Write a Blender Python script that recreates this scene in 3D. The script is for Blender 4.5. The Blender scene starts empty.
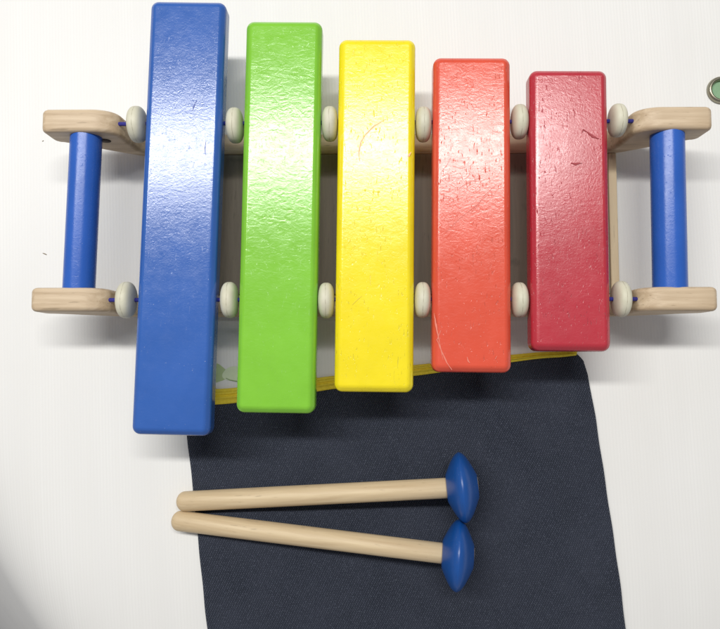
import bpy, bmesh, math, random
from mathutils import Vector, Matrix, noise

S = bpy.context.scene
COL = S.collection
random.seed(7)
# ------------------------------------------------------------------ camera
F = 700.0                      # focal length in photo pixels (720 wide)
H = 0.41                       # camera height above the sheet, metres
d = Vector((12.0 / F, -48.5 / F, -1)).normalized()      # world "down" seen in camera axes
Xc = (Vector((1, 0, 0)) - d * d.x).normalized()
Zc = -d
Yc = Zc.cross(Xc)
R = Matrix((Xc, Yc, Zc))       # camera -> world
CAM = Vector((0, 0, H))

def P(px, py, z):
    """world point at height z seen at photo pixel (px, py)"""
    r = R @ Vector(((px - 360) / F, -(py - 314.5) / F, -1))
    t = (z - H) / r.z
    return CAM + r * t

cam = bpy.data.cameras.new('camera')
cam.lens = 36 * F / 720
cam.sensor_width = 36
cam.clip_start = 0.01
cam.clip_end = 50
co = bpy.data.objects.new('camera', cam)
COL.objects.link(co)
co.matrix_world = Matrix.Translation(CAM) @ R.to_4x4()
S.camera = co

# ------------------------------------------------------------------ helpers
def empty(name, loc, label, cat, group=None):
    o = bpy.data.objects.new(name, None)
    COL.objects.link(o)
    o.location = loc
    o['label'] = label
    o['category'] = cat
    if group:
        o['group'] = group
    return o

def obj(name, bm, mat, parent=None, label=None, smooth=True, mw=None):
    """link bm as one mesh object; bm is in the parent's space unless mw (local matrix) is given"""
    bmesh.ops.recalc_face_normals(bm, faces=bm.faces)
    me = bpy.data.meshes.new(name)
    bm.to_mesh(me)
    bm.free()
    if smooth:
        for p in me.polygons:
            p.use_smooth = True
    me.materials.append(mat)
    o = bpy.data.objects.new(name, me)
    COL.objects.link(o)
    if parent:
        o.parent = parent
    if mw is not None:
        o.matrix_local = mw
    if label:
        o['label'] = label
    return o

def lathe(profile, seg=48, axis='X'):
    """closed surface of revolution; profile = [(along, radius)]"""
    bm = bmesh.new()
    rings = []
    for a, r in profile:
        if r < 1e-6:
            rings.append([bm.verts.new((a, 0, 0))])
        else:
            rings.append([bm.verts.new((a, r * math.cos(2 * math.pi * k / seg), r * math.sin(2 * math.pi * k / seg))) for k in range(seg)])
    for A, B in zip(rings, rings[1:]):
        for k in range(seg):
            k2 = (k + 1) % seg
            if len(A) == 1 and len(B) > 1:
                bm.faces.new((A[0], B[k], B[k2]))
            elif len(B) == 1 and len(A) > 1:
                bm.faces.new((A[k], B[0], A[k2]))
            elif len(A) > 1:
                bm.faces.new((A[k], B[k], B[k2], A[k2]))
    for R_ in (rings[0], rings[-1]):
        if len(R_) > 1:
            bm.faces.new(R_)
    return bm

def frame_x(p0, p1):
    """matrix whose local X runs from p0 to p1"""
    x = (p1 - p0).normalized()
    z = Vector((0, 0, 1)) - x * x.z
    z.normalize()
    y = z.cross(x)
    m = Matrix((x, y, z)).transposed().to_4x4()
    return Matrix.Translation(p0) @ m

def weighted(o, angle=40):
    pass

# ------------------------------------------------------------------ materials
class N:
    def __init__(s, name):
        s.m = bpy.data.materials.new(name)
        s.m.use_nodes = True
        s.t = s.m.node_tree
        s.b = s.t.nodes['Principled BSDF']
    def n(s, typ, **kw):
        nd = s.t.nodes.new(typ)
        for k, v in kw.items():
            if k in nd.inputs:
                nd.inputs[k].default_value = v
            else:
                setattr(nd, k, v)
        return nd
    def l(s, a, b):
        s.t.links.new(a, b)
    def coord(s, scale=(1, 1, 1), rot=(0, 0, 0), loc=(0, 0, 0)):
        tc = s.n('ShaderNodeTexCoord')
        mp = s.n('ShaderNodeMapping')
        mp.inputs['Scale'].default_value = scale
        mp.inputs['Rotation'].default_value = rot
        mp.inputs['Location'].default_value = loc
        s.l(tc.outputs['Object'], mp.inputs['Vector'])
        return mp.outputs['Vector']
    def noise(s, vec, scale, detail=3, rough=0.5, dist=0.0):
        nd = s.n('ShaderNodeTexNoise')
        nd.inputs['Scale'].default_value = scale
        nd.inputs['Detail'].default_value = detail
        nd.inputs['Roughness'].default_value = rough
        nd.inputs['Distortion'].default_value = dist
        s.l(vec, nd.inputs['Vector'])
        return nd.outputs['Fac']
    def ramp(s, fac, stops):
        r = s.n('ShaderNodeValToRGB')
        e = r.color_ramp.elements
        while len(e) > 1:
            e.remove(e[-1])
        for i, (p, c) in enumerate(stops):
            if i == 0:
                e[0].position = p
            else:
                e.new(p)
            if not hasattr(c, '__len__'):
                c = (c, c, c)
            e[i].color = (*c, 1)
        s.l(fac, r.inputs['Fac'])
        return r.outputs['Color']
    def math(s, op, a, b=None):
        nd = s.n('ShaderNodeMath', operation=op)
        for i, v in enumerate((a, b)):
            if v is None:
                continue
            if hasattr(v, 'links'):
                s.l(v, nd.inputs[i])
            else:
                nd.inputs[i].default_value = v
        return nd.outputs[0]
    def mix(s, fac, a, b, blend='MIX'):
        nd = s.n('ShaderNodeMix', data_type='RGBA', blend_type=blend)
        for sock, v in ((nd.inputs[0], fac), (nd.inputs[6], a), (nd.inputs[7], b)):
            if hasattr(v, 'links'):
                s.l(v, sock)
            elif hasattr(v, '__len__'):
                sock.default_value = (*v, 1)
            else:
                sock.default_value = v
        return nd.outputs[2]
    def bump(s, h, strength, dist, prev=None):
        nd = s.n('ShaderNodeBump')
        nd.inputs['Strength'].default_value = strength
        nd.inputs['Distance'].default_value = dist
        s.l(h, nd.inputs['Height'])
        if prev is not None:
            s.l(prev, nd.inputs['Normal'])
        return nd.outputs['Normal']

def paint(name, col, rough=0.27, seed=0.0, pores=0.5, peel=1.0, peelscale=420, speck=0.5, spec=0.58, crack=1.0):
    """glossy toy paint brushed over beech: orange peel, open wood pores, small chips"""
    m = N(name)
    v = m.coord(loc=(seed, seed * 1.7, 0))
    vs = m.coord(scale=(1, 0.22, 1), loc=(seed, seed, 0))
    big = m.noise(v, 38, 3, 0.6)
    base = m.mix(m.ramp(big, [(0.3, 0.0), (0.75, 1.0)]), tuple(c * 0.93 for c in col), tuple(min(1, c * 1.04 + 0.006) for c in col))
    # pale worn specks
    sp = m.noise(v, 900, 2, 0.5)
    spm = m.ramp(sp, [(0.71, 0.0), (0.76, 1.0)])
    patch = m.ramp(m.noise(v, 60, 2), [(0.45, 0.0), (0.62, speck)])
    base = m.mix(m.math('MULTIPLY', spm, patch), base, tuple(c * 0.6 + 0.3 for c in col))
    # pores: long along the bar (local Y)
    po = m.noise(vs, 1100, 2, 0.6, 0.4)
    pm = m.ramp(po, [(0.29, 1.0), (0.37, 0.0)])
    pp = m.ramp(m.noise(v, 70, 3), [(0.38, 0.08), (0.60, 1.0)])
    pore = m.math('MULTIPLY', pm, pp)
    base = m.mix(m.math('MULTIPLY', pore, 0.35 * pores), base, tuple(c * 0.5 for c in col))
    m.l(base, m.b.inputs['Base Color'])
    r = m.math('ADD', m.math('MULTIPLY', m.noise(v, 150, 4, 0.6), 0.16), rough - 0.08)
    r = m.math('ADD', r, m.math('MULTIPLY', pore, 0.3 * pores))
    m.l(r, m.b.inputs['Roughness'])
    m.b.inputs['IOR'].default_value = 1.5
    m.b.inputs['Specular IOR Level'].default_value = spec
    pl = m.noise(m.coord(scale=(1, 1, 1), loc=(seed, 0, seed)), peelscale, 2, 0.6, 0.6)
    cr = m.noise(m.coord(scale=(1, 1.8, 1), loc=(seed, 0, seed)), 190, 3, 0.55, 1.2)
    n1 = m.bump(pl, 0.15 * peel, 0.00045)
    n2 = m.bump(cr, 0.12 * crack, 0.0009, n1)
    n3 = m.bump(m.math('SUBTRACT', 1.0, pore), 0.42 * pores, 0.0003, n2)
    m.l(n3, m.b.inputs['Normal'])
    return m.m

def wood(name, c1, c2, axis=0, seed=0.0, rough=0.5, knots=0.5):
    m = N(name)
    sc = [26, 26, 26]
    sc[axis] = 1.6
    v = m.coord(scale=tuple(sc), loc=(seed, seed, seed))
    g = m.noise(v, 9, 5, 0.6, 0.5)
    col = m.ramp(g, [(0.28, c2), (0.5, tuple((a + b) / 2 for a, b in zip(c1, c2))), (0.68, c1)])
    fl = [900, 900, 900]
    fl[axis] = 110
    f = m.noise(m.coord(scale=tuple(fl), loc=(seed, 0, 0)), 1, 2, 0.5)
    fm = m.ramp(f, [(0.27, 1.0), (0.36, 0.0)])
    col = m.mix(m.math('MULTIPLY', fm, 0.45), col, tuple(c * 0.55 for c in c2))
    kn = m.ramp(m.noise(m.coord(scale=(1, 1, 1), loc=(seed, seed, 0)), 75, 2, 0.4), [(0.70, 0.0), (0.78, knots)])
    col = m.mix(kn, col, tuple(c * 0.62 for c in c2))
    m.l(col, m.b.inputs['Base Color'])
    m.b.inputs['Roughness'].default_value = rough
    m.b.inputs['Specular IOR Level'].default_value = 0.35
    m.l(m.bump(g, 0.15, 0.0005, m.bump(f, 0.25, 0.0002)), m.b.inputs['Normal'])
    return m.m

BLUE = (0.030, 0.125, 0.47)
M_bar = [
    paint('blue_paint', (0.028, 0.112, 0.42), 0.19, 0.3, 0.25, 0.55, 900, 0.9, spec=0.66, crack=0.35),
    paint('green_paint', (0.215, 0.55, 0.038), 0.18, 1.1, 0.35, 0.45, 480, 0.25, crack=0.7),
    paint('yellow_paint', (0.90, 0.735, 0.012), 0.19, 2.7, 1.2, 0.5, 600, 0.15, crack=0.5),
    paint('orange_red_paint', (0.71, 0.085, 0.043), 0.20, 3.9, 1.2, 0.5, 800, 0.45, crack=0.5),
    paint('crimson_paint', (0.46, 0.022, 0.040), 0.23, 5.2, 1.4, 0.6, 1000, 0.35, spec=0.85, crack=0.4),
]
M_dowel = paint('dowel_blue_paint', (0.022, 0.105, 0.46), 0.27, 8.0, 0.4, 0.5, 700, 0.2, spec=0.38, crack=0.2)
M_head = paint('mallet_blue_paint', (0.005, 0.070, 0.30), 0.32, 9.0, 0.8, 0.5, 700, 0.8, spec=0.5, crack=0.2)
M_rail = wood('rail_beech', (0.68, 0.545, 0.385), (0.44, 0.32, 0.20), 0, 0.4)
M_panel = wood('panel_birch_shaded', (0.235, 0.195, 0.15), (0.17, 0.14, 0.105), 1, 2.4)  # panel wood darkened in colour for the shade under the bars
M_strip = wood('panel_birch_lit', (0.66, 0.54, 0.35), (0.56, 0.44, 0.28), 1, 3.1)  # same wood kept pale for the panel's lit right end
M_stick = wood('stick_beech', (0.68, 0.545, 0.35), (0.50, 0.37, 0.22), 0, 5.4, knots=0.0)

def bead_mat():
    m = N('bead_cream')
    v = m.coord()
    col = m.ramp(m.noise(v, 120, 3), [(0.3, (0.58, 0.56, 0.43)), (0.7, (0.66, 0.64, 0.51))])
    # the cut line running round the rim
    sx = m.n('ShaderNodeSeparateXYZ')
    m.l(m.coord(), sx.inputs[0])
    wob = m.math('MULTIPLY', m.math('SUBTRACT', m.noise(v, 150, 2), 0.5), 0.0009)
    x = m.math('ABSOLUTE', m.math('ADD', sx.outputs['X'], wob))
    ln = m.ramp(m.math('MULTIPLY', x, 1000), [(0.10, 1.0), (0.24, 0.0)])
    brk = m.ramp(m.noise(v, 260, 2), [(0.40, 0.1), (0.55, 0.55)])
    col = m.mix(m.math('MULTIPLY', ln, brk), col, (0.26, 0.22, 0.14))
    m.l(col, m.b.inputs['Base Color'])
    m.b.inputs['Roughness'].default_value = 0.55
    m.l(m.bump(m.noise(v, 500, 2), 0.2, 0.0003), m.b.inputs['Normal'])
    return m.m
M_bead = bead_mat()

def plain(name, col, rough=0.6, metal=0.0, bump=0.0, bscale=500):
    m = N(name)
    v = m.coord()
    f = m.noise(v, 180, 3)
    m.l(m.mix(f, tuple(c * 0.85 for c in col), tuple(min(1, c * 1.12) for c in col)), m.b.inputs['Base Color'])
    m.b.inputs['Roughness'].default_value = rough
    m.b.inputs['Metallic'].default_value = metal
    if bump:
        m.l(m.bump(m.noise(v, bscale, 2), bump, 0.0004), m.b.inputs['Normal'])
    return m.m

M_cord = plain('cord_violet_blue', (0.035, 0.035, 0.28), 0.6, 0, 0.6, 2500)
M_metal = plain('eyelet_nickel', (0.36, 0.34, 0.26), 0.36, 1.0, 0.25, 300)
M_green = plain('green_backing', (0.22, 0.38, 0.22), 0.6, 0, 0.3, 700)
M_leaf = plain('print_green', (0.44, 0.56, 0.28), 0.45)
M_leaf2 = plain('print_pale_green', (0.66, 0.76, 0.52), 0.45)
M_leafline = plain('print_olive', (0.26, 0.36, 0.16), 0.5)

def sheet_mat():
    m = N('fluted_white_plastic')
    v = m.coord()
    # flutes run along local Y about 3.6 mm apart
    sx = m.n('ShaderNodeSeparateXYZ')
    m.l(v, sx.inputs[0])
    sine = m.math('SINE', m.math('MULTIPLY', sx.outputs['X'], 2 * math.pi / 0.0037))
    s2 = m.math('POWER', m.math('ABSOLUTE', sine), 0.6)
    amp = m.ramp(m.noise(m.coord(scale=(60, 6, 1)), 1, 3), [(0.25, 0.15), (0.75, 1.0)])
    ribs = m.math('MULTIPLY', s2, amp)
    stripe = m.noise(m.coord(scale=(230, 3.0, 1)), 1, 3, 0.6)
    base = m.mix(ribs, (0.755, 0.75, 0.735), (0.80, 0.797, 0.78))
    base = m.mix(m.ramp(stripe, [(0.4, 0.0), (0.7, 0.6)]), base, (0.765, 0.76, 0.74))
    dust = m.noise(v, 210, 1, 0.5)
    dm = m.ramp(dust, [(0.835, 0.0), (0.86, 0.5)])
    base = m.mix(dm, base, (0.30, 0.26, 0.20))
    grime = m.ramp(m.noise(v, 9, 4, 0.6), [(0.45, 0.0), (0.85, 0.12)])
    base = m.mix(grime, base, (0.60, 0.57, 0.50))
    m.l(base, m.b.inputs['Base Color'])
    m.b.inputs['Roughness'].default_value = 0.42
    m.b.inputs['Specular IOR Level'].default_value = 0.3
    m.l(m.bump(m.math('ADD', ribs, stripe), 0.22, 0.00025), m.b.inputs['Normal'])
    return m.m

def cloth_mat():
    m = N('navy_twill')
    rot = (0, 0, math.radians(24))
    v = m.coord(rot=rot)
    sx = m.n('ShaderNodeSeparateXYZ')
    m.l(v, sx.inputs[0])
    w1 = m.math('SINE', m.math('MULTIPLY', sx.outputs['X'], 2 * math.pi / 0.0013))
    w2 = m.math('SINE', m.math('MULTIPLY', m.math('ADD', sx.outputs['Y'], m.math('MULTIPLY', sx.outputs['X'], 0.5)), 2 * math.pi / 0.0011))
    weave = m.math('MULTIPLY', m.math('ADD', w1, 1.0), m.math('ADD', w2, 1.0))
    fib = m.noise(m.coord(scale=(1, 1, 1)), 1500, 3, 0.7)
    large = m.noise(m.coord(), 26, 4, 0.6)
    base = m.mix(m.math('MULTIPLY', m.math('MULTIPLY', weave, m.ramp(m.noise(m.coord(), 900, 2), [(0.3, 0.2), (0.7, 1.0)])), 0.25), (0.014, 0.018, 0.029), (0.105, 0.118, 0.165))
    base = m.mix(m.ramp(large, [(0.35, 0.0), (0.75, 0.35)]), base, (0.055, 0.062, 0.090))
    lint = m.ramp(fib, [(0.60, 0.0), (0.70, 0.6)])
    base = m.mix(lint, base, (0.16, 0.18, 0.23))
    m.l(base, m.b.inputs['Base Color'])
    m.b.inputs['Roughness'].default_value = 0.85
    m.b.inputs['Specular IOR Level'].default_value = 0.275
    m.b.inputs['Sheen Weight'].default_value = 0.12
    m.b.inputs['Sheen Roughness'].default_value = 0.4
    m.b.inputs['Sheen Tint'].default_value = (0.7, 0.8, 1, 1)
    m.l(m.bump(m.math('ADD', weave, m.math('MULTIPLY', fib, 2.0)), 0.6, 0.00025), m.b.inputs['Normal'])
    return m.m
M_sheet = sheet_mat()
M_cloth = cloth_mat()

def tape_mat():
    m = N('yellow_zip_tape')
    v = m.coord()
    f = m.noise(v, 700, 3, 0.6)
    col = m.mix(f, (0.62, 0.46, 0.015), (0.92, 0.74, 0.05))
    m.l(col, m.b.inputs['Base Color'])
    m.b.inputs['Roughness'].default_value = 0.6
    m.l(m.bump(f, 0.6, 0.0003), m.b.inputs['Normal'])
    return m.m
M_tape = tape_mat()

# ------------------------------------------------------------------ the sheet everything lies on
def sheet_z(x, y):
    """the sheet is flat, with slopes added at the near left corner and near edge to dim them"""
    # distance along the diagonal towards the near left corner
    u = (-(x + 0.172) * 0.85 - (y + 0.078) * 0.53)  # added bend, its slope stands in for a soft shadow in the corner
    z = 0.0
    if u > 0:
        z -= 70.0 * u ** 3 if u < 0.08 else 70.0 * 0.08 ** 3 + 210 * 0.08 ** 2 * (u - 0.08)
    w = -(y + 0.105)  # gentler slope added to dull the near edge
    if w > 0:
        z -= 1.2 * w * w if w < 0.1 else 0.012 + 0.24 * (w - 0.1)
    return z

bm = bmesh.new()
nx, ny = 190, 170
xs = [-0.62 + 1.24 * i / nx for i in range(nx + 1)]
ys = [-0.48 + 1.12 * j / ny for j in range(ny + 1)]
rot = math.radians(2.6)
ca, sa = math.cos(rot), math.sin(rot)
vv = [[None] * (ny + 1) for _ in range(nx + 1)]
for i, x in enumerate(xs):
    for j, y in enumerate(ys):
        wx, wy = x * ca - y * sa, x * sa + y * ca
        z = sheet_z(wx, wy)
        vv[i][j] = bm.verts.new((x, y, z))
for i in range(nx):
    for j in range(ny):
        bm.faces.new((vv[i][j], vv[i + 1][j], vv[i + 1][j + 1], vv[i][j + 1]))
sheet = obj('table_surface', bm, M_sheet)
sheet.rotation_euler.z = rot
sheet['kind'] = 'structure'
so = sheet.modifiers.new('thick', 'SOLIDIFY')
so.thickness = 0.004
so.offset = -1

# ------------------------------------------------------------------ xylophone
TOP = 0.050
toy = empty('toy_xylophone', (0, 0.08, 0),
            'wooden toy xylophone with five painted bars, blue handles and cream beads', 'xylophone')
O = Vector((0, 0.08, 0))

def smooth(t):
    t = max(0, min(1, t))
    return t * t * (3 - 2 * t)

def rail(x0, x1, cy0, cy1, wid):
    """rocker shaped board, high at both ends and low in the middle"""
    L = (x1 - x0) / 2
    def top(a):            # a = distance from the middle
        return 0.008 + (TOP - 0.008) * smooth((a - (L - 0.076)) / 0.050)
    def bot(a):
        a0 = L - 0.046
        t = (a - a0) / 0.040
        return 0.0 if t <= 0 else 0.030 * min(1, t) ** 1.15
    pts = []
    n = 60
    xs_ = [-L + 0.0045 + (2 * L - 0.009) * i / n for i in range(n + 1)]
    for x in xs_:
        pts.append((x, bot(abs(x))))
    # rounded right end
    zt = TOP
    zb = bot(L - 0.0045)
    r = 0.0045
    for k in range(1, 6):
        a = -math.pi / 2 + (math.pi / 2) * k / 6
        pts.append((L - r + r * math.cos(a), zb + 0.006 + 0.006 * math.sin(a)))
    for k in range(0, 6):
        a = (math.pi / 2) * k / 6
        pts.append((L - r + r * math.cos(a), zt - r + r * math.sin(a)))
    half = []              # right half of the top outline, from the flat end inwards
    half.append((L - 0.012, TOP))
    for k in range(0, 9):
        t = math.pi / 2 * k / 8
        half.append((L - 0.0265 - 0.0135 * math.sin(t), 0.0385 + (TOP - 0.0385) * math.cos(t)))
    half.append((L - 0.0405, 0.027))
    for k in range(0, 7):
        t = math.pi / 2 * k / 6
        half.append((L - 0.0412 - 0.0110 * (1 - math.cos(t)), 0.008 + 0.011 * (1 - math.sin(t))))
    for k in range(1, 8):
        half.append(((L - 0.0522) * (1 - k / 8), 0.008))
    pts += half
    pts.append((0, 0.008))
    pts += [(-x, z) for x, z in reversed(half)]
    for k in range(1, 6):
        a = math.pi / 2 + (math.pi / 2) * k / 6
        pts.append((-L + r + r * math.cos(a), zt - r + r * math.sin(a)))
    for k in range(0, 6):
        a = math.pi + (math.pi / 2) * k / 6
        pts.append((-L + r + r * math.cos(a), zb + 0.006 + 0.006 * math.sin(a)))
    bm = bmesh.new()
    h = wid / 2
    A = [bm.verts.new((x, -h, z)) for x, z in pts]
    B = [bm.verts.new((x, h, z)) for x, z in pts]
    bm.faces.new(A)
    bm.faces.new(list(reversed(B)))
    for i in range(len(pts)):
        j = (i + 1) % len(pts)
        bm.faces.new((A[i], B[i], B[j], A[j]))
    p0 = Vector((x0, cy0, 0))
    p1 = Vector((x1, cy1, 0))
    fr = frame_x(p0, p1)
    mw = Matrix.Translation(-O) @ Matrix.Translation((p0 + p1) / 2) @ fr.to_3x3().to_4x4()
    o = obj('side_rail', bm, M_rail, toy, mw=mw)
    b = o.modifiers.new('round', 'BEVEL')
    b.width = 0.0026
    b.segments = 4
    b.limit_method = 'ANGLE'
    b.angle_limit = math.radians(60)
    b.harden_normals = True
    b.use_clamp_overlap = False
    return o

def mid(a, b):
    return (a + b) / 2
rl_o, rl_i = P(47, 107.5, TOP), P(47, 132, TOP)
rr_o, rr_i = P(707, 104, TOP), P(707, 130, TOP)
fl_i, fl_o = P(36, 287, TOP), P(36, 311.5, TOP)
fr_i, fr_o = P(712, 286, TOP), P(712, 311, TOP)
RW = 0.0126
rear_y0, rear_y1 = mid(rl_o.y, rl_i.y), mid(rr_o.y, rr_i.y)
front_y0, front_y1 = mid(fl_i.y, fl_o.y), mid(fr_i.y, fr_o.y)
r_rear = rail(P(45, 120, 0.044).x, P(709, 118, 0.044).x, rear_y0, rear_y1, RW)
r_front = rail(P(34, 300, 0.044).x, P(714.5, 299, 0.044).x, front_y0, front_y1, RW)
print('rails', rear_y0, rear_y1, front_y0, front_y1, rl_o.y - rl_i.y, fl_i.y - fl_o.y)

# screw plugs / cord holes on the inner face of the far rail
def cyl(name, c0, c1, r, mat, seg=40, parent=toy, bev=0.0, label=None):
    Lc = (c1 - c0).length
    prof = [(0, r - bev), (bev, r), (Lc - bev, r), (Lc, r - bev)] if bev else [(0, r), (Lc, r)]
    return obj(name, lathe(prof, seg), mat, parent, mw=Matrix.Translation(-O) @ frame_x(c0, c1), label=label)

for px, py, px2 in ((86.5, 140, 79), (667, 140, 670)):
    a = P(px, 133, 0.040)
    b = P(px2, 287, 0.040)
    a.y = rear_y0 - RW / 2 + 0.001
    b.y = front_y0 + RW / 2 - 0.001
    o = cyl('handle', a, b, 0.0083 if px < 300 else 0.0088, M_dowel)
    o.data.shade_smooth()
    e = o.modifiers.new('s', 'EDGE_SPLIT')

M_hole = plain('dark_hole', (0.05, 0.03, 0.02), 0.8)
for px, py in ((105, 142), (649, 141)):
    z = 0.0345
    p = P(px, py, z)
    c0 = Vector((p.x, rear_y0 - RW / 2 + 0.0020, z))
    c1 = Vector((p.x, rear_y0 - RW / 2 - 0.0003, z))
    cyl('cord_knot', c0, c1, 0.0032, M_hole, 20)

# base panel between the rails
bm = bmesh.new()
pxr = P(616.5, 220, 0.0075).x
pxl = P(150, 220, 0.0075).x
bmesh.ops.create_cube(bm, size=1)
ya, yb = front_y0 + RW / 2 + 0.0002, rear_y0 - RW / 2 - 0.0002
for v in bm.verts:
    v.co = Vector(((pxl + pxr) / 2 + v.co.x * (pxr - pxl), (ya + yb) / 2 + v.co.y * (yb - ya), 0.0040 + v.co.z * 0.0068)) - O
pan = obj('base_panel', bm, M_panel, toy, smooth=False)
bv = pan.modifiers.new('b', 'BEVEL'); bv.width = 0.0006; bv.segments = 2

bm = bmesh.new()  # strip added so the lit end of the darkened panel stays pale
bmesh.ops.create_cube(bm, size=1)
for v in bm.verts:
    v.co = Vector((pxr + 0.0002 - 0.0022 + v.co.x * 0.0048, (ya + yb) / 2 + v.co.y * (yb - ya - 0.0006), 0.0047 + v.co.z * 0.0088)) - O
st = obj('lit_panel_end', bm, M_strip, toy, 'pale wood strip added for the lit right end of the base panel', smooth=False)
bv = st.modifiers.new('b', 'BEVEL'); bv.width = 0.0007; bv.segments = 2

# painted bars
T = 0.0148
MAT = {}
def sound_bar(pr, pf, w, mat, label):
    """pr / pf: middle of the far and near ends of the top, world"""
    L = (pr - pf).length
    bm = bmesh.new()
    bmesh.ops.create_cube(bm, size=1)
    for v in bm.verts:
        v.co = Vector((v.co.x * w, v.co.y * L, v.co.z * T))
    vert = [e for e in bm.edges if abs(e.verts[0].co.z - e.verts[1].co.z) > 0.001]
    bmesh.ops.bevel(bm, geom=vert, offset=0.0042, segments=6, affect='EDGES', profile=0.5)
    # long and end edges: a flat chamfer with softened shoulders
    rim = [e for e in bm.edges if abs(e.verts[0].co.z - e.verts[1].co.z) < 1e-5 and abs(abs(e.verts[0].co.z) - T / 2) < 1e-5]
    bmesh.ops.bevel(bm, geom=rim, offset=0.0028, segments=1, affect='EDGES')
    ydir = (pr - pf).normalized()
    xdir = ydir.cross(Vector((0, 0, 1))).normalized()
    zdir = xdir.cross(ydir)
    c = (pr + pf) / 2 - zdir * T / 2
    m = Matrix((xdir, ydir, zdir)).transposed().to_4x4()
    o = obj('sound_bar', bm, mat, toy, label, mw=Matrix.Translation(c - O) @ m)
    MAT[o.name] = Matrix.Translation(c) @ m
    bv = o.modifiers.new('soft', 'BEVEL')
    bv.width = 0.0012
    bv.segments = 3
    bv.limit_method = 'ANGLE'
    bv.angle_limit = math.radians(25)
    wn = o.modifiers.new('wn', 'WEIGHTED_NORMAL')
    wn.keep_sharp = True
    return o

W = 0.0408
bars_px = [(188.5, 1.0, 170.5, 435.5), (284.3, 20.8, 275.3, 413.3), (377.3, 38.8, 373.7, 392.3), (471.8, 57, 471.7, 372.6), (568.3, 69.8, 571.3, 351.3)]
labels = ['long blue painted bar with scuffed gloss', 'bright green painted bar', 'yellow painted bar with a faint orange pen arc',
          'orange-red painted bar with pale scratches near its end', 'short crimson painted bar with small dents']
bars = []
for (a, b, c, e), m, lb in zip(bars_px, M_bar, labels):
    bars.append(sound_bar(P(a, b, TOP - 0.002) + Vector((0, 0, 0.002)), P(c, e, TOP - 0.002) + Vector((0, 0, 0.002)), W, m, lb))
    print('bar', P(a, b, TOP), P(c, e, TOP))

# marks on the bars: thin worn strokes lying on the paint
NST = [0]
def stroke(bar, pts, widths, mat, name='scratch', lift=0.00006):
    """pts in photo pixels on the bar's top face"""
    inv = MAT[bar.name].inverted()
    W3 = [inv @ P(x, y, TOP) for x, y in pts]
    for w in W3:
        w.z = T / 2 + lift
    # resample with a little raggedness
    NST[0] += 1
    for w in W3:
        w.z += 0.00002 * NST[0]
    out = []
    for i in range(len(W3) - 1):
        for k in range(6):
            t = k / 6
            out.append((W3[i].lerp(W3[i + 1], t), widths[i] * (1 - t) + widths[i + 1] * t))
    out.append((W3[-1], widths[-1]))
    bm = bmesh.new()
    prev = None
    for i, (p, w) in enumerate(out):
        q = out[min(i + 1, len(out) - 1)][0] - out[max(i - 1, 0)][0]
        nrm = Vector((-q.y, q.x, 0)).normalized()
        wa = w * random.uniform(0.55, 1.2) * 0.5
        wb = w * random.uniform(0.55, 1.2) * 0.5
        A, B = bm.verts.new(p + nrm * wa), bm.verts.new(p - nrm * wb)
        if prev:
            bm.faces.new((prev[0], prev[1], B, A))
        prev = (A, B)
    ext = bmesh.ops.extrude_face_region(bm, geom=bm.faces[:])
    for g in ext['geom']:
        if isinstance(g, bmesh.types.BMVert):
            g.co.z -= lift * 1.5
    return obj(name, bm, mat, bar, smooth=False)

M_pen = plain('orange_pen', (0.86, 0.33, 0.10), 0.35)
M_dkblue = plain('deep_blue_scuff', (0.03, 0.07, 0.33), 0.45)
M_dkred = plain('dent_red', (0.33, 0.018, 0.03), 0.5)
M_pale = plain('pale_scratch', (0.74, 0.20, 0.14), 0.6)
mm = 0.001
def mk(pts): return pts
stroke(bars[0], [(197, 100), (194, 106), (192.5, 111)], [0.2 * mm, 1.1 * mm, 0.1 * mm], M_dkblue)
stroke(bars[0], [(206, 141), (205, 148), (205.5, 155)], [0.2 * mm, 0.6 * mm, 0.2 * mm], M_dkblue)
stroke(bars[2], [(386, 119), (374, 126), (366, 134), (361, 142), (359, 151), (359.5, 161)], [0.3 * mm, 0.7 * mm, 0.8 * mm, 0.8 * mm, 1.0 * mm, 0.4 * mm], M_pen, 'pen_mark')
stroke(bars[2], [(408, 156.5), (409.5, 154.5), (411, 152)], [0.8 * mm, 1.3 * mm, 0.2 * mm], M_pen, 'pen_mark')
stroke(bars[3], [(441, 330), (437, 340), (442, 352), (447, 363), (452, 370)], [0.25 * mm, 0.5 * mm, 0.6 * mm, 0.6 * mm, 0.3 * mm], M_pale)
stroke(bars[3], [(434, 313), (436, 325), (439, 340), (443, 360)], [0.2 * mm, 1.0 * mm, 0.5 * mm, 0.2 * mm], M_pale)
M_or = plain('worn_orange', (0.66, 0.09, 0.05), 0.4)
for pts in ([(446, 232), (460, 218), (478, 204), (492, 190)], [(457, 190), (466, 184), (480, 178)], [(470, 214), (484, 196), (498, 183)], [(441, 172), (447, 165), (451, 157)]):
    stroke(bars[3], pts, [0.1 * mm] + [0.28 * mm] * (len(pts) - 2) + [0.1 * mm], M_or)
M_ye = plain('worn_yellow', (0.74, 0.58, 0.02), 0.4)
for pts in ([(352, 305), (358, 299), (362, 296)],):
    stroke(bars[2], pts, [0.1 * mm, 0.3 * mm, 0.1 * mm], M_ye)
stroke(bars[3], [(467, 357), (468, 361), (470, 363)], [0.4 * mm, 0.8 * mm, 0.2 * mm], M_pale)
stroke(bars[3], [(497, 356), (495, 359)], [0.4 * mm, 0.3 * mm], M_pale)
stroke(bars[4], [(582, 133), (583, 129.5), (587, 132), (592, 136), (599, 139)], [0.2 * mm, 1.0 * mm, 0.5 * mm, 1.4 * mm, 0.2 * mm], M_dkred, 'dent')
stroke(bars[4], [(571, 163), (576, 164), (582, 163)], [0.3 * mm, 1.5 * mm, 0.2 * mm], M_dkred, 'dent')

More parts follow.
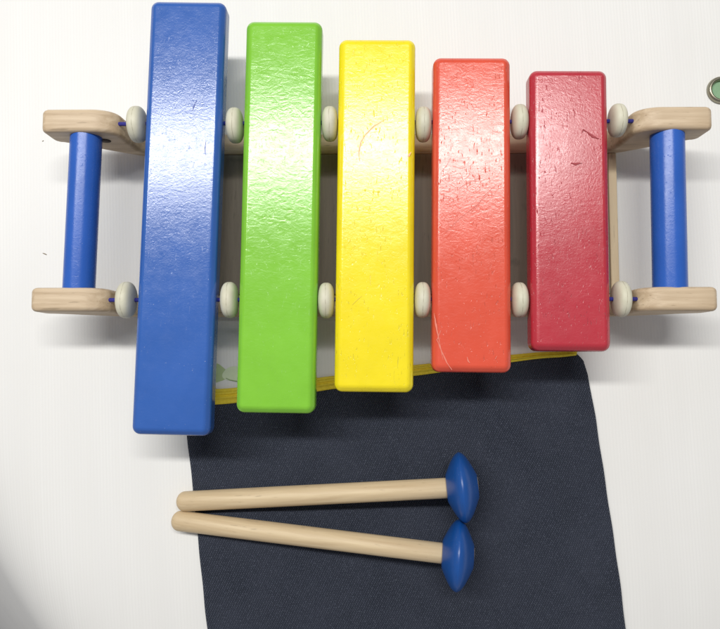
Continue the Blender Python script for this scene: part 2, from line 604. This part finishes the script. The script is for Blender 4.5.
# cords
ZB = 0.0415
for y0, y1, a, b in ((rear_y0, rear_y1, (124, 124), (629, 121)), (front_y0, front_y1, (119, 300), (633, 299))):
    c0 = P(a[0] - 14, a[1], ZB)
    c1 = P(b[0] + 14, b[1], ZB)
    cyl('cord', c0, c1, 0.0011, M_cord, 16)

# beads
def bead_bm(r, w):
    prof = []
    n = 22
    for i in range(n + 1):
        t = -1 + 2 * i / n
        a = math.copysign(abs(t) ** 0.8, t)
        rr = r * (1 - abs(a) ** 2.7) ** (1 / 2.7)
        prof.append((a * w / 2, max(rr, 0.0022)))
    return lathe(prof, 40)
beads = [(137.5, 124.5, 19, 37), (235, 125.5, 16, 36), (330, 124, 15.5, 35.5), (423.3, 124.5, 15.5, 35.5), (519.3, 121.8, 15.5, 35), (617.3, 120.5, 17.5, 33.5),
         (126.5, 300, 18.5, 37), (229.7, 300, 16, 36.5), (326.3, 300.5, 15.5, 36), (422.3, 300, 15.5, 36), (519.3, 300, 15.5, 35.5), (621, 299, 17.5, 36)]
for (px, py, w, h) in beads:
    w = w + 0.9 if w < 17 else w - 1.2
    c = P(px, py, ZB)
    s = (H - ZB) / F
    bm = bead_bm(h * s / 2, w * s)
    tilt = random.uniform(-0.03, 0.03)
    obj('bead', bm, M_bead, toy, mw=Matrix.Translation(c - O) @ Matrix.Rotation(tilt, 4, 'Z') @ Matrix.Rotation(random.uniform(0, 6), 4, 'X'))

# ------------------------------------------------------------------ fabric pouch
ZC = 0.0018
top_edge = [(180, 407), (236, 402), (337, 388.5), (432, 372.5), (513, 361), (560, 356.5), (578, 354)]
def top_y(x):
    for (x0, y0), (x1, y1) in zip(top_edge, top_edge[1:]):
        if x <= x1:
            return y0 + (y1 - y0) * (x - x0) / (x1 - x0)
    return top_edge[-1][1]
left_edge = [(407, 184), (437, 187), (500, 194), (560, 200), (629, 206), (760, 218)]
right_edge = [(352, 575), (360, 583), (375, 588), (420, 596), (480, 605), (560, 617), (629, 627), (760, 647)]
def ed(E, y):
    if y <= E[0][0]:
        return E[0][1]
    for (y0, x0), (y1, x1) in zip(E, E[1:]):
        if y <= y1:
            return x0 + (x1 - x0) * (y - y0) / (y1 - y0)
    return E[-1][1]
cl = empty('fabric_pouch', P(400, 500, 0), 'navy blue twill cloth pouch with a yellow zip edge lying under the mallets', 'cloth pouch')
CO = cl.location.copy()
bm = bmesh.new()
U, V = 150, 120
grid = []
for j in range(V + 1):
    t = j / V
    row = []
    for i in range(U + 1):
        s = i / U
        # bilinear between the edges
        yl, yr = 407 + (760 - 407) * t, 354 + (760 - 354) * t
        xl, xr = ed(left_edge, yl), ed(right_edge, yr)
        x = xl + (xr - xl) * s
        ytop = top_y(x if t > 0 else 180 + (577 - 180) * s)
        y = ytop + (760 - ytop) * t
        x += 0.25 * math.sin(y * 0.11) * (1 if s < .02 or s > .98 else 0)
        p = P(x, y, ZC)
        edge = min(s, 1 - s, t) / 0.06
        env = min(1, edge)
        nz = noise.noise(Vector((p.x * 16, p.y * 16, 3))) * 0.0012 + noise.noise(Vector((p.x * 45 + p.y * 30, p.y * 20, 9))) * 0.0005
        crease = 0.0024 * math.exp(-((p.x * 0.8 + p.y * 0.6 - 0.035 + 0.01 * math.sin(p.y * 40)) / 0.006) ** 2)
        z = ZC + env * max(0, (0.0006 + nz + crease)) + max(-0.0, 0) + sheet_z(p.x, p.y)
        row.append(bm.verts.new((p.x - CO.x, p.y - CO.y, z)))
    grid.append(row)
for j in range(V):
    for i in range(U):
        bm.faces.new((grid[j][i], grid[j][i + 1], grid[j + 1][i + 1], grid[j + 1][i]))
fab = obj('fabric', bm, M_cloth, cl)
sm = fab.modifiers.new('thick', 'SOLIDIFY')
sm.thickness = 0.0014
sm.offset = -1

# yellow zip tape: three ridges, tapering to the right
bm = bmesh.new()
rows = []
NS = 120
prof = [(-1.0, 0.0), (-0.98, 0.7), (-0.8, 0.85), (-0.62, 0.9), (-0.55, 1.5), (-0.40, 1.9), (-0.25, 1.5), (-0.18, 1.0), (-0.08, 1.0), (0.0, 1.5), (0.14, 1.9), (0.28, 1.5), (0.36, 1.0), (0.7, 0.9), (0.97, 0.8), (1.0, 0.0)]
for i in range(NS + 1):
    x = 184 + (577 - 184) * i / NS
    yb = top_y(x) + 0.8 + 0.5 * math.sin(x * 0.09)
    wpx = 16 - 11 * (i / NS) ** 1.5
    row = []
    for u, hgt in prof:
        y = yb - wpx / 2 + u * wpx / 2
        p = P(x, y, 0.003)
        row.append(bm.verts.new((p.x - CO.x, p.y - CO.y, 0.0008 + 0.00155 * hgt)))
    rows.append(row)
for A, B in zip(rows, rows[1:]):
    for k in range(len(prof) - 1):
        bm.faces.new((A[k], A[k + 1], B[k + 1], B[k]))
    bm.faces.new((A[-1], A[0], B[0], B[-1]))
bm.faces.new(rows[0]); bm.faces.new(rows[-1])
obj('zip_edge', bm, M_tape, cl, 'yellow ridged zip tape along the top edge')

# ------------------------------------------------------------------ mallets
def mallet(tail, neck, tip, headc, ang, label):
    hr, hw = 0.0190, 0.0170
    zt = 0.0056 + 0.0002
    on_cloth = 0.0022
    zh = hr + on_cloth
    a = P(tail[0], tail[1], zt)
    b = P(headc[0], headc[1], zh)
    # rod leaves the head along its axis
    root = empty('mallet', (b.x, b.y, on_cloth), label, 'mallet', 'pair of mallets on the cloth')
    dirv = (b - a).normalized()
    fr = frame_x(a, b)
    L = (b - a).length
    rr = 0.0056
    prof = [(0, 0)]
    for k in range(1, 9):
        t = math.pi / 2 * k / 8
        prof.append((rr * 0.85 * (1 - math.cos(t)), rr * math.sin(t)))
    prof += [(L * 0.35, rr * 1.01), (L * 0.7, rr * 0.99), (L + 0.0082, rr * 0.98), (L + 0.0086, rr * 0.90), (L + 0.0086, 0)]
    inv = Matrix.Translation(-root.location)
    obj('handle', lathe(prof, 40), M_stick, root, mw=inv @ fr)
    # head: lens-shaped wheel threaded on the stick
    hp = []
    h0 = hw / 2
    n = 26
    for i in range(n + 1):
        u = -1 + 2 * i / n
        if u < -0.06:
            f = (u + 1) / 0.94
            r = 0.0072 + (hr * 0.985 - 0.0072) * math.sin(f * math.pi / 2 * 0.93) / math.sin(math.pi / 2 * 0.93)
        elif u > 0.06:
            f = (1 - u) / 0.94
            r = 0.0062 + (hr * 0.985 - 0.0062) * math.sin(f * math.pi / 2 * 0.93) / math.sin(math.pi / 2 * 0.93)
        else:
            f = u / 0.06
            r = hr * (1 - 0.015 * f * f)
        hp.append((u * h0, r))
    rotm = fr.to_3x3().to_4x4() @ Matrix.Rotation(ang, 4, 'Z')
    head = obj('head', lathe([(-h0 - 0.0001, 0.0050)] + hp, 64), M_head, root, mw=inv @ Matrix.Translation(b) @ rotm)
    return root

mallet((177, 501.8), None, None, (462.3, 487.3), math.radians(1.5), 'wooden mallet with blue lens-shaped head, nearer the xylophone, upper of the pair')
mallet((172, 520), None, None, (457.8, 555.3), math.radians(1.5), 'wooden mallet with blue lens-shaped head, slanting down, farther from the xylophone')

# ------------------------------------------------------------------ eyelet in the sheet
ec = P(721, 90, 0.001)
ey = empty('eyelet', (ec.x, ec.y, 0), 'metal eyelet ring with green showing inside, set in the white sheet', 'eyelet')
bm = bmesh.new()
sc_ = (H) / F
Ro, Ri = 14.0 * sc_, 9.3 * sc_
prof = []
for k in range(14):
    a = 2 * math.pi * k / 14
    prof.append(((Ro + Ri) / 2 + (Ro - Ri) / 2 * math.cos(a), 0.0004 + (0.0026 * math.sin(a) if math.sin(a) > 0 else 0.0003 * math.sin(a))))
seg = 56
ringv = []
for k in range(seg):
    th = 2 * math.pi * k / seg
    ringv.append([bm.verts.new((r * math.cos(th), r * math.sin(th), z)) for r, z in prof])
for k in range(seg):
    A, B = ringv[k], ringv[(k + 1) % seg]
    for i in range(14):
        j = (i + 1) % 14
        bm.faces.new((A[i], B[i], B[j], A[j]))
obj('rim', bm, M_metal, ey)
bm = bmesh.new()
bmesh.ops.create_circle(bm, cap_ends=True, radius=Ri + 0.0006, segments=40)
for v in bm.verts:
    v.co.z = 0.0003
obj('backing', bm, M_green, ey, smooth=False)

# ------------------------------------------------------------------ printed leaf on the sheet
lp = P(224, 373, 0)
lf = empty('printed_leaf', (lp.x, lp.y, 0), 'pale green leaf printed on the white sheet between the blue and green bars', 'print')
def flat(name, pts, z, mat):
    bm = bmesh.new()
    vs = []
    for x, y in pts:
        p = P(x, y, 0)
        vs.append(bm.verts.new((p.x - lp.x, p.y - lp.y, z)))
    bm.faces.new(vs)
    return obj(name, bm, mat, lf, smooth=False)
def blob(cx, cy, rx, ry, k, ph, n=28):
    return [(cx + rx * math.cos(a) * (1 + k * math.sin(3 * a + ph)), cy + ry * math.sin(a) * (1 + k * math.sin(3 * a + ph))) for a in [2 * math.pi * i / n for i in range(n)]]
flat('leaf_lobe', blob(217, 373.5, 10, 9.5, 0.12, 1), 0.00012, M_leaf)
flat('leaf_lobe', blob(236, 374, 14, 7.2, 0.08, 0.5), 0.00024, M_leaf2)
flat('leaf_outline', [(226, 378.5), (230, 380.5), (236, 381.8), (250, 381.5), (250, 380.8), (236, 380.8), (230, 379.6), (226, 377.8)], 0.00036, M_leafline)

# dark specks on the sheet
M_speck = plain('speck', (0.22, 0.17, 0.11), 0.8)
specks = [(45, 254, 2.6, 0.5), (43, 141, 1.0, 0.4), (380, 13, 0.8, 0.9), (128, 172, 0.8, 0.8), (72, 564, 0.8, 0.8), (350, 104, .7, .7), (192, 545, .7, .7), (116, 530, .6, .6)]
for k, (x, y, a, b) in enumerate(specks[:2]):
    p = P(x, y, 0)
    bm = bmesh.new()
    bmesh.ops.create_icosphere(bm, subdivisions=2, radius=0.5 * mm)
    for v in bm.verts:
        v.co = Vector((v.co.x * a * 1.2, v.co.y * b * 1.1, v.co.z * 0.5)) * (1 + 0.3 * noise.noise(v.co * 3000 + Vector((k, 0, 0))))
    o = obj('dust_speck', bm, M_speck)
    o.location = (p.x, p.y, sheet_z(p.x, p.y) + 0.0001)
    o.rotation_euler.z = -0.4 + k
    o['category'] = 'dust speck'
    o['group'] = 'dark specks on the white sheet'
    o['label'] = ['brown crumb on the white sheet left of the blue handle', 'tiny dark speck just below the corner of the far left rail',
                  'tiny dark speck on the white sheet above the gap between yellow and orange bars', 'tiny dark speck on the white sheet left of the mallet ends'][k]

# ------------------------------------------------------------------ light: one long ceiling fitting, plus the pale room
w = bpy.data.worlds.new('World')
S.world = w
w.use_nodes = True
bg = w.node_tree.nodes['Background']
bg.inputs['Color'].default_value = (0.98, 0.975, 1.0, 1)
bg.inputs['Strength'].default_value = 0.275

def area(name, loc, target, sx, sy, power, col):
    L = bpy.data.lights.new(name, 'AREA')
    L.shape = 'RECTANGLE'
    L.size = sx
    L.size_y = sy
    L.energy = power
    L.color = col
    o = bpy.data.objects.new(name, L)
    COL.objects.link(o)
    o.location = loc
    dirv = (Vector(target) - Vector(loc)).normalized()
    x = Vector((1, 0, 0))
    z = -dirv
    x = (x - z * x.dot(z)).normalized()
    y = z.cross(x)
    o.matrix_world = Matrix.Translation(loc) @ Matrix((x, y, z)).transposed().to_4x4()
    return o
area('ceiling_lamp', (-0.33, 0.58, 1.55), (-0.15, 0.08, 0), 1.75, 0.11, 30.5, (1.0, 0.985, 0.95))

S.view_settings.view_transform = 'Standard'
S.view_settings.look = 'None'
S.view_settings.exposure = 0.0
S.view_settings.gamma = 1.0
S.render.engine = 'CYCLES'
S.cycles.max_bounces = 8
